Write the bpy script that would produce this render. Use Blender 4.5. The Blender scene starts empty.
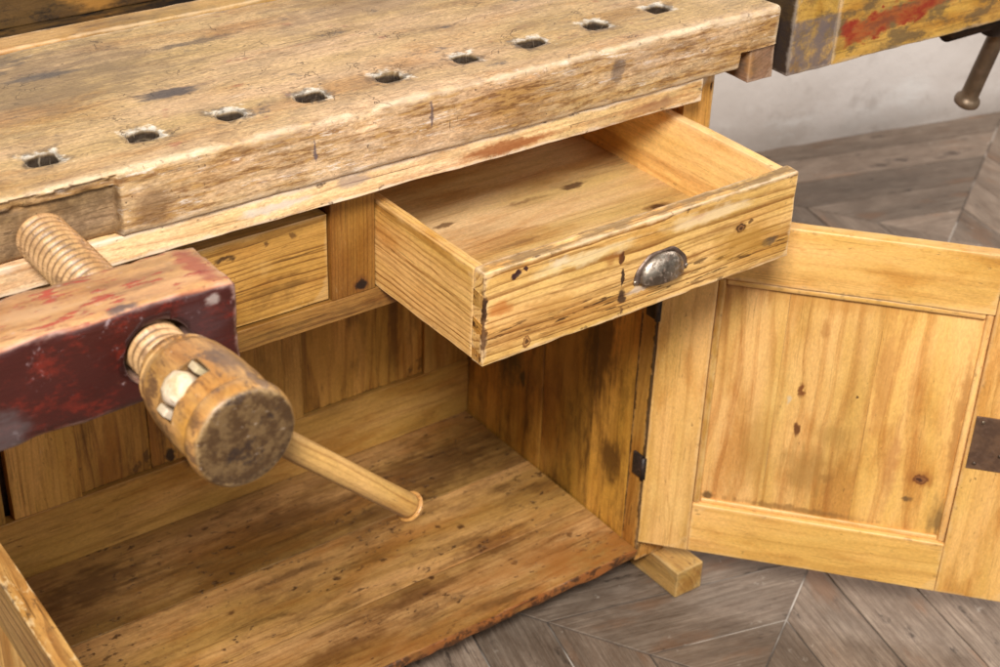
import bpy, bmesh, math, random
import numpy as np
from mathutils import Vector, Matrix, noise
random.seed(7)
sc = bpy.context.scene
COL = sc.collection
FLOOR = -0.70
BASE = Vector((0.0, 0.2, FLOOR))          # base of the bench

# ------------------------------------------------------------------ nodes
class NT:
    def __init__(s, m):
        s.t = m.node_tree; s.t.nodes.clear()
    def n(s, typ, **kw):
        o = s.t.nodes.new(typ)
        for k, v in kw.items(): setattr(o, k, v)
        return o
    def link(s, a, b): s.t.links.new(a, b)
    def put(s, sock, v):
        if v is None: return
        if isinstance(v, bpy.types.NodeSocket): s.link(v, sock)
        else:
            if hasattr(sock.default_value, '__len__') and not hasattr(v, '__len__'): v = (v,)*len(sock.default_value)
            if hasattr(v, '__len__') and len(sock.default_value) == 4 and len(v) == 3: v = (*v, 1)
            sock.default_value = v
    def m(s, op, a, b=None, c=None, clamp=False):
        o = s.n('ShaderNodeMath', operation=op, use_clamp=clamp)
        s.put(o.inputs[0], a)
        if b is not None: s.put(o.inputs[1], b)
        if c is not None: s.put(o.inputs[2], c)
        return o.outputs[0]
    def v(s, op, a, b=None, out=0):
        o = s.n('ShaderNodeVectorMath', operation=op); s.put(o.inputs[0], a)
        if b is not None:
            if op == 'SCALE': s.put(o.inputs[3], b)
            else: s.put(o.inputs[1], b)
        return o.outputs[out]
    def ramp(s, v, lo, hi, a=0., b=1., smooth=True):
        o = s.n('ShaderNodeMapRange', interpolation_type='SMOOTHSTEP' if smooth else 'LINEAR')
        s.put(o.inputs[0], v); s.put(o.inputs[1], lo); s.put(o.inputs[2], hi); s.put(o.inputs[3], a); s.put(o.inputs[4], b)
        return o.outputs[0]
    def noise(s, vec, scale=1., det=3, rough=.55, dist=0., col=False):
        o = s.n('ShaderNodeTexNoise'); s.put(o.inputs['Vector'], vec); s.put(o.inputs['Scale'], scale)
        o.inputs['Detail'].default_value = det; o.inputs['Roughness'].default_value = rough; o.inputs['Distortion'].default_value = dist
        return o.outputs['Color' if col else 'Fac']
    def mix(s, f, a, b, mode='MIX'):
        o = s.n('ShaderNodeMix', data_type='RGBA', blend_type=mode); s.put(o.inputs[0], f); s.put(o.inputs[6], a); s.put(o.inputs[7], b)
        return o.outputs[2]
    def attr(s, name, out='Vector'):
        o = s.n('ShaderNodeAttribute', attribute_name=name); return o.outputs[out]
    def sep(s, v):
        o = s.n('ShaderNodeSeparateXYZ'); s.put(o.inputs[0], v); return o.outputs
    def comb(s, x, y, z):
        o = s.n('ShaderNodeCombineXYZ'); s.put(o.inputs[0], x); s.put(o.inputs[1], y); s.put(o.inputs[2], z); return o.outputs[0]
    def finish(s, col, rough, bump, strength=.4, metal=0., spec=.4, coat=0., dist=1.):
        b = s.n('ShaderNodeBsdfPrincipled'); s.put(b.inputs['Base Color'], col); s.put(b.inputs['Roughness'], rough)
        s.put(b.inputs['Metallic'], metal); s.put(b.inputs['Specular IOR Level'], spec); s.put(b.inputs['Coat Weight'], coat)
        b.inputs['Coat Roughness'].default_value = .35
        if bump is not None:
            bp = s.n('ShaderNodeBump'); bp.inputs['Strength'].default_value = strength; bp.inputs['Distance'].default_value = dist
            s.put(bp.inputs['Height'], bump); s.link(bp.outputs[0], b.inputs['Normal'])
        o = s.n('ShaderNodeOutputMaterial'); s.link(b.outputs[0], o.inputs[0]); return b

def newmat(name):
    m = bpy.data.materials.new(name); m.use_nodes = True
    return m, NT(m)

def stain(N, pos, col, spots, wc):
    """spots: (centre, radii, colour, strength[, softness]) in world metres"""
    if not spots: return col
    brk = N.m('SUBTRACT', N.m('ADD', N.m('MULTIPLY', N.noise(N.v('MULTIPLY', wc, (11, 110, 110)), 1, 4, .6), .6), N.m('MULTIPLY', N.noise(pos, 40, 4, .6), .4)), .5)
    wob = N.v('SCALE', N.v('SUBTRACT', N.noise(pos, 90, 3, col=True), (.5,.5,.5)), .012)
    p = N.v('ADD', pos, wob)
    for sp in spots:
        c, r, k, st = sp[:4]; soft = sp[4] if len(sp) > 4 else .5
        d = N.v('LENGTH', N.v('DIVIDE', N.v('SUBTRACT', p, c), r), out=1)
        d = N.m('ADD', d, N.m('MULTIPLY', brk, 2.8*soft))
        f = N.m('MULTIPLY', N.ramp(d, 1.0, 1.0-soft*.85, 0, 1), st)
        col = N.mix(f, col, k)
    return col

def wood(name, light, dark, ring=.0055, ringmix=.55, tone=.35, dirt=.35, dirtcol=(.10,.05,.02), edge=None, edgecol=(.70,.56,.40),
         speck=.5, rough=.48, coat=0., spots=(), grime=0., grimecol=(.12,.10,.08), wild=.03, extra=None, bump=.0006, spec=.4, knots=0., scr=.3, edgew=.006, sat=1.12, patina=.5, micro=.35, lines=.55, gamma=1.45, fibre=.85):
    def sf_(c, e): mx = max(c); return tuple(mx*(q/mx)**e for q in c)
    light = sf_(light, sat); dark = sf_(dark, 1+(sat-1)*.5); edgecol = sf_(edgecol, 1+(sat-1)*.7)
    m, N = newmat(name)
    wc = N.attr('wc'); pos = N.n('ShaderNodeNewGeometry').outputs['Position']
    tn = N.attr('tone', 'Fac'); ed = N.attr('edge', 'Fac')
    # slow distortion of the growth rings
    d1 = N.v('SUBTRACT', N.noise(N.v('MULTIPLY', wc, (2.2, 9, 9)), 1, 2, .5, col=True), (.5,.5,.5))
    d2 = N.v('SUBTRACT', N.noise(N.v('MULTIPLY', wc, (7, 40, 40)), 1, 2, .5, col=True), (.5,.5,.5))
    p = N.v('ADD', N.v('ADD', wc, N.v('SCALE', d1, wild*2.0)), N.v('SCALE', d2, .006))
    kn = None
    if knots > 0:
        kv = N.n('ShaderNodeTexVoronoi', feature='F1'); N.put(kv.inputs['Vector'], N.v('MULTIPLY', wc, (4.2, 9, 9))); kv.inputs['Scale'].default_value = 1
        kd = kv.outputs['Distance']
        kn = N.ramp(kd, .20, .02, 0, 1)
        p = N.v('ADD', p, N.v('SCALE', N.v('NORMALIZE', N.v('ADD', d1, (.0,.3,.2))), N.m('MULTIPLY', kn, .022*knots)))
    s = N.sep(p)
    r = N.m('SQRT', N.m('ADD', N.m('MULTIPLY', s[1], s[1]), N.m('MULTIPLY', s[2], s[2])))
    rv = N.m('ADD', r, N.m('MULTIPLY', N.noise(N.comb(r, 0, 0), 70, 2), .012))
    ph = N.m('FRACT', N.m('DIVIDE', rv, ring))
    late = N.m('MULTIPLY', N.ramp(ph, .42, .90), N.ramp(ph, 1.0, .93))
    lvar = N.ramp(N.noise(N.comb(r, 0, 0), 160, 1), .3, .7, .25, 1)
    late = N.m('MULTIPLY', late, lvar)
    big = N.noise(N.v('MULTIPLY', wc, (2.5, 13, 13)), 1, 4, .6)
    fib = N.noise(N.v('MULTIPLY', wc, (14, 900, 900)), 1, 3, .6)
    fib2 = N.noise(N.v('MULTIPLY', wc, (5, 230, 230)), 1, 3, .6)
    strk = N.ramp(N.noise(N.v('MULTIPLY', N.v('ADD', wc, N.v('SCALE', d2, .02)), (3.5, 330, 330)), 1, 2, .5), .60, .72)
    f = N.m('ADD', N.m('MULTIPLY', late, ringmix), N.m('MULTIPLY', N.m('SUBTRACT', fib2, .5), fibre), clamp=True)
    f = N.m('ADD', f, N.m('MULTIPLY', strk, N.m('MULTIPLY', N.ramp(big, .4, .65), .45)), clamp=True)
    f = N.m('ADD', f, N.m('MULTIPLY', N.m('SUBTRACT', fib, .5), .35), clamp=True)
    col = N.mix(f, light, dark)
    # broad tone changes, per-board tone
    mul = N.m('ADD', N.m('MULTIPLY', N.m('SUBTRACT', big, .5), tone*2.4), N.m('ADD', .86, N.m('MULTIPLY', tn, .28)))
    col = N.mix(1.0, col, N.comb(mul, mul, N.m('MULTIPLY', mul, N.ramp(big, .3, .7, .86, 1.1))), 'MULTIPLY')
    pt = N.noise(N.v('MULTIPLY', N.v('ADD', wc, (4,4,4)), (4, 14, 14)), 1, 5, .62)
    col = N.mix(N.m('MULTIPLY', N.ramp(pt, .48, .66), patina), col, N.mix(1.0, col, (.66,.46,.22), 'MULTIPLY'))
    col = N.mix(N.m('MULTIPLY', N.ramp(pt, .44, .30), patina*.7), col, N.mix(.45, col, tuple(min(.85, q*1.35+.06) for q in light)))
    cl = N.noise(N.v('MULTIPLY', N.v('ADD', wc, N.v('SCALE', d2, .012)), (2.2, 520, 520)), 1, 2, .5)
    cm = N.m('MULTIPLY', N.m('MULTIPLY', N.ramp(cl, .60, .68), N.ramp(N.noise(N.v('MULTIPLY', wc, (6, 30, 30)), 1, 3), .42, .6)), lines)
    col = N.mix(cm, col, tuple(q*.42 for q in dark))
    mm = N.m('ADD', 1.0, N.m('MULTIPLY', N.m('SUBTRACT', N.noise(N.v('MULTIPLY', wc, (160, 420, 420)), 1, 4, .7), .5), micro*1.6))
    col = N.mix(1.0, col, N.comb(mm, mm, mm), 'MULTIPLY')
    if kn is not None:
        kc = N.ramp(kd, .075, .03, 0, .9)
        col = N.mix(kc, col, (.10,.035,.012))
    # dirt clouds
    dn = N.noise(N.v('MULTIPLY', wc, (7, 26, 26)), 1, 6, .68)
    df = N.m('MULTIPLY', N.ramp(dn, .50, .74), dirt)
    col = N.mix(df, col, dirtcol)
    # specks, worm holes, nicks
    sn = N.noise(N.v('MULTIPLY', wc, (70, 190, 190)), 1, 3, .6)
    sf = N.m('MULTIPLY', N.ramp(sn, .66, .72), N.ramp(N.noise(wc, 9, 2), .42, .62))
    sf = N.m('MULTIPLY', sf, speck)
    col = N.mix(sf, col, (.05,.025,.012))
    # pale scratches
    wv = N.v('MULTIPLY', N.v('ADD', wc, N.v('SCALE', d2, .05)), (18, 420, 300))
    sc1 = N.ramp(N.noise(wv, 1, 2, .5), .70, .76)
    sc1 = N.m('MULTIPLY', sc1, N.m('MULTIPLY', N.ramp(N.noise(wc, 14, 3), .45, .6), scr))
    col = N.mix(sc1, col, edgecol)
    hgt = N.m('ADD', N.m('MULTIPLY', fib, .25), N.m('MULTIPLY', fib2, .5))
    hgt = N.m('SUBTRACT', hgt, N.m('MULTIPLY', late, -.25))
    hgt = N.m('SUBTRACT', hgt, N.m('MULTIPLY', sf, 1.2))
    hgt = N.m('ADD', hgt, N.m('MULTIPLY', N.noise(wc, 60, 4, .6), 1.3))
    if grime > 0:
        gn = N.noise(N.v('MULTIPLY', wc, (10, 22, 22)), 1, 8, .72)
        gf = N.m('MULTIPLY', N.ramp(gn, .48, .64), grime)
        col = N.mix(gf, col, grimecol)
    if extra: col, hgt = extra(N, col, hgt, pos, wc, ed)
    if edge:
        en = N.noise(N.v('MULTIPLY', wc, (30, 60, 60)), 1, 5, .65)
        ew = N.m('MULTIPLY', N.ramp(N.m('ADD', ed, N.m('MULTIPLY', N.m('SUBTRACT', en, .5), .018)), edgew, .0), edge)
        col = N.mix(ew, col, edgecol)
        jn = N.m('MULTIPLY', N.ramp(N.noise(N.v('MULTIPLY', wc, (60, 90, 90)), 1, 4, .6), .60, .70), N.ramp(ed, .012, .002))
        col = N.mix(N.m('MULTIPLY', jn, edge), col, (.09,.05,.03))
    col = stain(N, pos, col, spots, wc)
    gm = N.n('ShaderNodeGamma'); N.put(gm.inputs[0], col); gm.inputs[1].default_value = gamma
    gk = 1.06*.62**(1-gamma); col = N.mix(1.0, gm.outputs[0], (gk*.985, gk*1.08, gk*1.27), 'MULTIPLY')
    rg = N.m('ADD', rough, N.m('MULTIPLY', N.m('SUBTRACT', dn, .5), .35))
    N.finish(col, rg, hgt, .75, dist=bump, coat=coat, spec=spec)
    return m

# ------------------------------------------------------------------ geometry
def fbm(v, s, o=3):
    return noise.fractal(Vector(v)*s, 1.0, 2.0, o)   # about -1..1

def axis_coords(lo, hi, r, step, lines=()):
    L = hi-lo
    r = min(r, L*.45)
    near = [0, r*.25, r*.55, r]
    c = [lo+a for a in near]+[hi-a for a in near]
    inner = L-2*r
    k = max(1, int(round(inner/step)))
    c += [lo+r+inner*i/k for i in range(1, k)]
    for l in lines:
        if lo+r < l < hi-r: c += [l-.002, l, l+.002]
    c = sorted(c); o = [c[0]]
    for x in c[1:]:
        if x-o[-1] > 4e-4: o.append(x)
    o[-1] = hi
    return o

def board_bm(lo, hi, r=.003, wear=.6, step=.02, amp=.0006, seed=0, lines=((),(),()), disp=None, M=None, minstep=None):
    lo = list(lo); hi = list(hi)
    r = min(r, min(hi[i]-lo[i] for i in range(3))*.45)
    A = [axis_coords(lo[i], hi[i], r, step if isinstance(step, float) else step[i], lines[i]) for i in range(3)]
    bm = bmesh.new(); vm = {}
    def vert(i, j, k):
        key = (i, j, k)
        if key in vm: return vm[key]
        p = [A[0][i], A[1][j], A[2][k]]
        nz = fbm((p[0]+seed*3.1, p[1]+seed*1.7, p[2]), 28, 3)
        R = r*max(.25, min(1., 1-wear*.5+wear*.9*nz)) if r > 0 else 0
        q = [min(max(p[a], lo[a]+R), hi[a]-R) for a in range(3)]
        d = Vector([p[a]-q[a] for a in range(3)])
        if d.length > 1e-9:
            dn = d.normalized(); p2 = Vector(q)+dn*R
        else: p2 = Vector(p); dn = Vector((0,0,0))
        if amp:
            p2 += dn*amp*(fbm((p[0]+seed, p[1], p[2]-seed), 9, 3)+.5*fbm((p[0]-seed, p[1], p[2]), 45, 2))
        vm[key] = bm.verts.new(p2); return vm[key]
    n = [len(a)-1 for a in A]
    def quad(a, b, c, d):
        vs = [vert(*a), vert(*b), vert(*c), vert(*d)]
        try: bm.faces.new(vs)
        except ValueError: pass
    for i in range(n[0]):
        for j in range(n[1]):
            quad((i,j,0),(i,j+1,0),(i+1,j+1,0),(i+1,j,0)); quad((i,j,n[2]),(i+1,j,n[2]),(i+1,j+1,n[2]),(i,j+1,n[2]))
    for i in range(n[0]):
        for k in range(n[2]):
            quad((i,0,k),(i+1,0,k),(i+1,0,k+1),(i,0,k+1)); quad((i,n[1],k),(i,n[1],k+1),(i+1,n[1],k+1),(i+1,n[1],k))
    for j in range(n[1]):
        for k in range(n[2]):
            quad((0,j,k),(0,j,k+1),(0,j+1,k+1),(0,j+1,k)); quad((n[0],j,k),(n[0],j+1,k),(n[0],j+1,k+1),(n[0],j,k+1))
    if disp:
        for v in bm.verts: v.co = disp(v.co)
    tag_wood(bm, lo, hi, seed)
    if M is not None: bm.transform(M)
    return bm

def tag_wood(bm, lo, hi, seed, axis=None, faces=None):
    """wood coordinates (x along the grain), edge distance and board tone, per vertex"""
    wl = bm.verts.layers.float_vector.get('wc') or bm.verts.layers.float_vector.new('wc')
    el = bm.verts.layers.float.get('edge') or bm.verts.layers.float.new('edge')
    tl = bm.verts.layers.float.get('tone') or bm.verts.layers.float.new('tone')
    rn = random.Random(int(seed*977)+5)
    ext = [hi[i]-lo[i] for i in range(3)]
    if axis is None: axis = ext.index(max(ext))
    o = [(axis+i) % 3 for i in range(3)]
    off = Vector((rn.uniform(-9, 9), rn.uniform(.03, .12)*rn.choice((-1, 1)), rn.uniform(.01, .09)*rn.choice((-1, 1))))
    tone = rn.random()
    c = [(lo[i]+hi[i])/2 for i in range(3)]
    for v in bm.verts:
        p = v.co
        v[wl] = Vector((p[o[0]]-c[o[0]], p[o[1]]-c[o[1]], p[o[2]]-c[o[2]]))+off
        ds = sorted(min(abs(p[i]-lo[i]), abs(hi[i]-p[i])) for i in range(3))
        v[el] = max(ds[1], 0); v[tl] = tone

def merge(bms):
    tmp = bpy.data.meshes.new('t'); out = bmesh.new()
    for b in bms:
        b.to_mesh(tmp); out.from_mesh(tmp); b.free()
    bpy.data.meshes.remove(tmp); return out

def link(name, bm, mat, parent=None, smooth=True, origin=None):
    me = bpy.data.meshes.new(name)
    bmesh.ops.recalc_face_normals(bm, faces=bm.faces)
    O = Vector(origin) if origin is not None else (Vector(BASE) if parent is not None else Vector((0,0,0)))
    bm.transform(Matrix.Translation(-O))
    bm.to_mesh(me); bm.free()
    if smooth:
        for p in me.polygons: p.use_smooth = True
    for mm in (mat if isinstance(mat, (list, tuple)) else [mat]): me.materials.append(mm)
    o = bpy.data.objects.new(name, me); COL.objects.link(o)
    if parent is not None:
        o.parent = parent
        P = Vector(parent['_o']) if '_o' in parent else Vector((0,0,0))
        o.location = O-P
    else: o.location = O
    o['_o'] = list(O)
    return o

def boolean_cut(o, cutter_bm):
    me = bpy.data.meshes.new('cut'); bmesh.ops.recalc_face_normals(cutter_bm, faces=cutter_bm.faces)
    cutter_bm.transform(Matrix.Translation(-Vector(o['_o'])))
    cutter_bm.to_mesh(me); cutter_bm.free()
    c = bpy.data.objects.new('cut', me); COL.objects.link(c)
    c.matrix_world = Matrix.Translation(Vector(o['_o']))
    bpy.context.view_layer.update()
    md = o.modifiers.new('b', 'BOOLEAN'); md.object = c; md.operation = 'DIFFERENCE'; md.solver = 'EXACT'
    dg = bpy.context.evaluated_depsgraph_get()
    new = bpy.data.meshes.new_from_object(o.evaluated_get(dg))
    o.modifiers.clear(); old = o.data; o.data = new; new.name = old.name
    bpy.data.objects.remove(c)
    return o

def lathe_bm(origin, axis, prof, seg=48, rfun=None, seed=0, cap=True):
    """prof: (distance along axis, radius)"""
    a = Vector(axis).normalized(); u = a.cross(Vector((0,0,1)) if abs(a.z) < .9 else Vector((1,0,0))).normalized(); w = a.cross(u)
    bm = bmesh.new(); rings = []
    wl = bm.verts.layers.float_vector.new('wc'); el = bm.verts.layers.float.new('edge'); tl = bm.verts.layers.float.new('tone')
    for t, r in prof:
        ring = []
        for i in range(seg):
            th = 2*math.pi*i/seg
            rr = r if rfun is None else rfun(t, th, r)
            v = bm.verts.new(Vector(origin)+a*t+(u*math.cos(th)+w*math.sin(th))*rr)
            v[wl] = Vector((t+seed*2.3, .02+rr*math.cos(th), .035+rr*math.sin(th))); v[el] = .02; v[tl] = .5
            ring.append(v)
        rings.append(ring)
    for a1, b1 in zip(rings, rings[1:]):
        for i in range(seg):
            bm.faces.new((a1[i], a1[(i+1) % seg], b1[(i+1) % seg], b1[i]))
    if cap:
        bm.faces.new(rings[0][::-1]); bm.faces.new(rings[-1])
    return bm

def fine(prof, step):
    out = []
    for (t0, r0), (t1, r1) in zip(prof, prof[1:]):
        k = max(1, int(math.ceil(abs(t1-t0)/step)))
        for i in range(k): out.append((t0+(t1-t0)*i/k, r0+(r1-r0)*i/k))
    out.append(prof[-1]); return out

# ------------------------------------------------------------------ materials
PX = [-0.386+.1058*i for i in range(9)]     # dog holes
HOLES = [(-.386,.029),(-.274,.029),(-.171,.027),(-.069,.026),(.036,.027),(.146,.030),(.247,.030),(.353,.035),(.460,.039)]

def top_extra(N, col, h, pos, wc, ed):
    s = N.sep(pos)
    hv = N.sep(N.attr('hole'))
    # worn pale rims round the dog holes
    dx = N.m('SUBTRACT', hv[2], .0150); dy = N.m('SUBTRACT', N.m('ABSOLUTE', hv[1]), .0118)
    m = N.m('MAXIMUM', dx, dy)
    side = N.ramp(N.m('ADD', hv[0], hv[1]), -.020, .010)
    n = N.noise(pos, 130, 4, .65); n2 = N.noise(pos, 45, 3, .6)
    d = N.m('ADD', m, N.m('MULTIPLY', N.m('SUBTRACT', n, .5), .030))
    f = N.m('MULTIPLY', N.m('MULTIPLY', N.ramp(d, .0105, .002), N.ramp(n2, .34, .50)), side)
    f = N.m('MULTIPLY', f, N.m('MULTIPLY', N.ramp(s[2], .2515, .2555), 1.0))
    col = N.mix(N.m('MULTIPLY', f, .8), col, (.74,.66,.54))
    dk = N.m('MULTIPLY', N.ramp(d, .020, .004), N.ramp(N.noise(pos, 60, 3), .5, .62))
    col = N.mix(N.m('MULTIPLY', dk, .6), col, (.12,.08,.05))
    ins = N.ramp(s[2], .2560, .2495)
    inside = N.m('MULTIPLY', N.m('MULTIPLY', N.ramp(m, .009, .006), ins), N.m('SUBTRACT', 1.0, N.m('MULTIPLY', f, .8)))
    col = N.mix(N.m('MULTIPLY', inside, .92), col, (.045,.026,.014))  # shade inside the holes painted into the wall colour
    mo = N.noise(N.v('MULTIPLY', pos, (20, 60, 110)), 1, 8, .78)
    col = N.mix(N.m('MULTIPLY', N.ramp(mo, .50, .70), .42), col, (.19,.115,.06))
    col = N.mix(N.m('MULTIPLY', N.ramp(mo, .42, .30), .45), col, (.62,.47,.30))
    tk = N.noise(N.v('MULTIPLY', pos, (150, 210, 200)), 1, 3, .6)
    tkf = N.m('MULTIPLY', N.ramp(tk, .66, .70), N.ramp(N.noise(pos, 17, 3), .42, .58))
    col = N.mix(N.m('MULTIPLY', tkf, .7), col, (.07,.045,.03))
    # paint splashes, blue-black ink clouds on the top face
    top = N.ramp(s[2], .250, .256)
    w = N.noise(N.v('MULTIPLY', pos, (14, 26, 26)), 1, 6, .7)
    k = N.m('MULTIPLY', N.m('MULTIPLY', N.ramp(w, .60, .70), top), .62)
    col = N.mix(k, col, (.085,.08,.085))
    w3 = N.noise(N.v('MULTIPLY', N.v('ADD', pos, (3,1,0)), (20, 34, 30)), 1, 5, .7)
    col = N.mix(N.m('MULTIPLY', N.m('MULTIPLY', N.ramp(w3, .62, .72), top), .45), col, (.30,.09,.06))
    # the front face: scuffed, paler along the arris, flaked white paint
    fr = N.ramp(s[1], -.030, -.037)
    w5 = N.noise(N.v('MULTIPLY', N.v('ADD', pos, (7,0,0)), (9, 26, 80)), 1, 7, .75)
    col = N.mix(N.m('MULTIPLY', N.m('MULTIPLY', N.ramp(w5, .45, .59), fr), .85), col, N.mix(N.ramp(N.noise(N.v('MULTIPLY', pos, (60, 60, 300)), 1, 4, .6), .4, .6), (.22,.105,.034), (.44,.26,.095)))
    w4 = N.noise(N.v('MULTIPLY', pos, (26, 40, 170)), 1, 7, .8)
    wl = N.ramp(N.noise(N.v('MULTIPLY', pos, (9, 9, 40)), 1, 3), .40, .62)
    col = N.mix(N.m('MULTIPLY', N.m('MULTIPLY', N.ramp(w4, .54, .62), wl), N.m('MULTIPLY', fr, .65)), col, (.72,.62,.52))
    # saw and chisel nicks
    vn = N.noise(N.v('MULTIPLY', pos, (420, 30, 26)), 1, 2, .5)
    nk = N.m('MULTIPLY', N.m('MULTIPLY', N.ramp(vn, .72, .76), fr), N.ramp(N.noise(pos, 22, 2), .5, .6))
    col = N.mix(N.m('MULTIPLY', nk, .8), col, (.07,.05,.04))
    vt = N.n('ShaderNodeTexVoronoi', feature='DISTANCE_TO_EDGE'); N.put(vt.inputs['Vector'], N.v('ADD', N.v('MULTIPLY', pos, (9, 15, 12)), N.v('SCALE', N.noise(pos, 14, 4, col=True), 1.6))); vt.inputs['Scale'].default_value = 1.0
    cr = N.m('MULTIPLY', N.m('MULTIPLY', N.ramp(vt.outputs['Distance'], .010, .002), top), N.ramp(N.noise(pos, 19, 3), .50, .60))
    col = N.mix(N.m('MULTIPLY', cr, .55), col, (.10,.06,.035))
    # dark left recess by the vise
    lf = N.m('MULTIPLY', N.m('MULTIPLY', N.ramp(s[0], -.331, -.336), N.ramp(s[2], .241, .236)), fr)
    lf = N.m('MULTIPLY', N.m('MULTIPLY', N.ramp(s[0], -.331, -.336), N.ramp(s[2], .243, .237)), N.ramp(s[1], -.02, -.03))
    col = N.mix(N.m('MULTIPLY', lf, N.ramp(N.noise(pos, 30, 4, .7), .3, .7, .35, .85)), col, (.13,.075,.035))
    h = N.m('SUBTRACT', h, N.m('ADD', N.m('MULTIPLY', nk, 3), N.m('MULTIPLY', cr, 2)))
    h = N.m('ADD', h, N.m('MULTIPLY', N.noise(N.v('MULTIPLY', pos, (60, 110, 160)), 1, 5, .7), 1.3))
    return col, h

def paint_extra(colour, colour2, topbare=True, cover=.5, scale=1.):
    def f(N, col, h, pos, wc, ed):
        g = N.n('ShaderNodeNewGeometry'); nz = N.sep(g.outputs['Normal'])[2]
        n = N.noise(N.v('MULTIPLY', pos, (16*scale, 30*scale, 30*scale)), 1, 7, .7)
        pc = N.mix(N.ramp(N.noise(N.v('MULTIPLY', pos, (30, 30, 55)), 1, 7, .8), .50, .66), colour, colour2)
        side = N.m('MULTIPLY', N.ramp(n, .22, .30), .97)
        up = N.m('MULTIPLY', N.ramp(N.noise(N.v('MULTIPLY', pos, (20, 80, 30)), 1, 6, .75), .54, .60), .75)
        k = N.ramp(nz, .45, .85)
        m = N.m('ADD', N.m('MULTIPLY', N.m('SUBTRACT', 1, k), side), N.m('MULTIPLY', k, up))
        pcol = N.mix(k, pc, (.40,.055,.035))
        col = N.mix(m, col, pcol)
        sc_ = N.m('MULTIPLY', N.ramp(N.noise(N.v('MULTIPLY', pos, (60, 90, 60)), 1, 6, .8), .60, .70), .45)
        col = N.mix(sc_, col, (.55,.45,.42))
        h = N.m('ADD', h, N.m('MULTIPLY', m, .8))
        return col, h
    return f

PALE = (.60,.375,.165); DARK = (.30,.125,.032)
K = (.085,.035,.018)
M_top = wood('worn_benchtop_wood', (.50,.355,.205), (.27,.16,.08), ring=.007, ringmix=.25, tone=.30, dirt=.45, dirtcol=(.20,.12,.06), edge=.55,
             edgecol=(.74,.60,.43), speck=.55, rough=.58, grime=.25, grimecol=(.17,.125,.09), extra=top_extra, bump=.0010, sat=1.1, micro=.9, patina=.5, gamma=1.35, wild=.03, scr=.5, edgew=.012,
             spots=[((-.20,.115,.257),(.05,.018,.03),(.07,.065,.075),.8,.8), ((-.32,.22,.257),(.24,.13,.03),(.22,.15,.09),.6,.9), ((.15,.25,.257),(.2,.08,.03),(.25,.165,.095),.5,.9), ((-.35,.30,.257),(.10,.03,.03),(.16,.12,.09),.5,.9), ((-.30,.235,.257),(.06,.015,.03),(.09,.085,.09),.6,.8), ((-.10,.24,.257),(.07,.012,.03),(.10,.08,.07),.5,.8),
                    ((.05,-.041,.232),(.003,.02,.022),(.16,.11,.10),.8,.8), ((-.105,-.041,.222),(.0022,.02,.024),(.15,.11,.11),.8,.8), ((.33,-.041,.225),(.012,.02,.02),(.12,.09,.08),.5),
                    ((-.30,-.041,.21),(.03,.02,.03),(.20,.11,.05),.6,.9)])
M_rail = wood('scuffed_rail_wood', (.66,.49,.30), (.36,.17,.07), ring=.012, ringmix=.5, tone=.3, dirt=.35, dirtcol=(.27,.10,.035), edge=.7, edgecol=(.68,.56,.43), speck=.5, rough=.55, grime=.2, scr=.5, wild=.03, sat=1.1, micro=.6, patina=.4,
              spots=[((.17,-.035,.160),(.09,.02,.010),(.33,.12,.035),.75,.6), ((.40,-.035,.16),(.07,.02,.009),(.30,.15,.08),.5,.7), ((-.15,-.035,.165),(.06,.02,.008),(.62,.56,.48),.6,.7), ((-.05,-.035,.17),(.03,.02,.009),(.34,.26,.22),.6,.7)])
M_drawer = wood('waxed_drawer_pine', (.70,.48,.215), (.33,.165,.05), ring=.0055, ringmix=.75, tone=.18, dirt=.20, dirtcol=(.22,.10,.03), edge=.35, edgecol=(.70,.52,.32), speck=.3, rough=.42, coat=.12, wild=.012, scr=.2)
DY = -.22
def dfront_extra(N, col, h, pos, wc, ed):
    s = N.sep(pos)
    fr = N.ramp(s[1], -.215, -.2195)
    w = N.noise(N.v('MULTIPLY', pos, (6, 10, 60)), 1, 5, .65)
    col = N.mix(N.m('MULTIPLY', N.m('MULTIPLY', N.ramp(w, .52, .66), fr), .55), col, (.30,.15,.04))
    dk = N.noise(N.v('MULTIPLY', pos, (26, 40, 210)), 1, 4, .6)
    band = N.ramp(N.m('ABSOLUTE', N.m('SUBTRACT', s[2], .028)), .030, .004)
    col = N.mix(N.m('MULTIPLY', N.m('MULTIPLY', N.m('MULTIPLY', N.ramp(dk, .56, .64), band), fr), .85), col, (.09,.04,.015))
    top = N.ramp(s[2], .114, .119)
    col = N.mix(N.m('MULTIPLY', N.m('MULTIPLY', top, N.ramp(N.noise(N.v('MULTIPLY', pos, (14,40,40)), 1, 5, .7), .40, .55)), .75), col, (.27,.185,.10))
    return col, h
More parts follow.
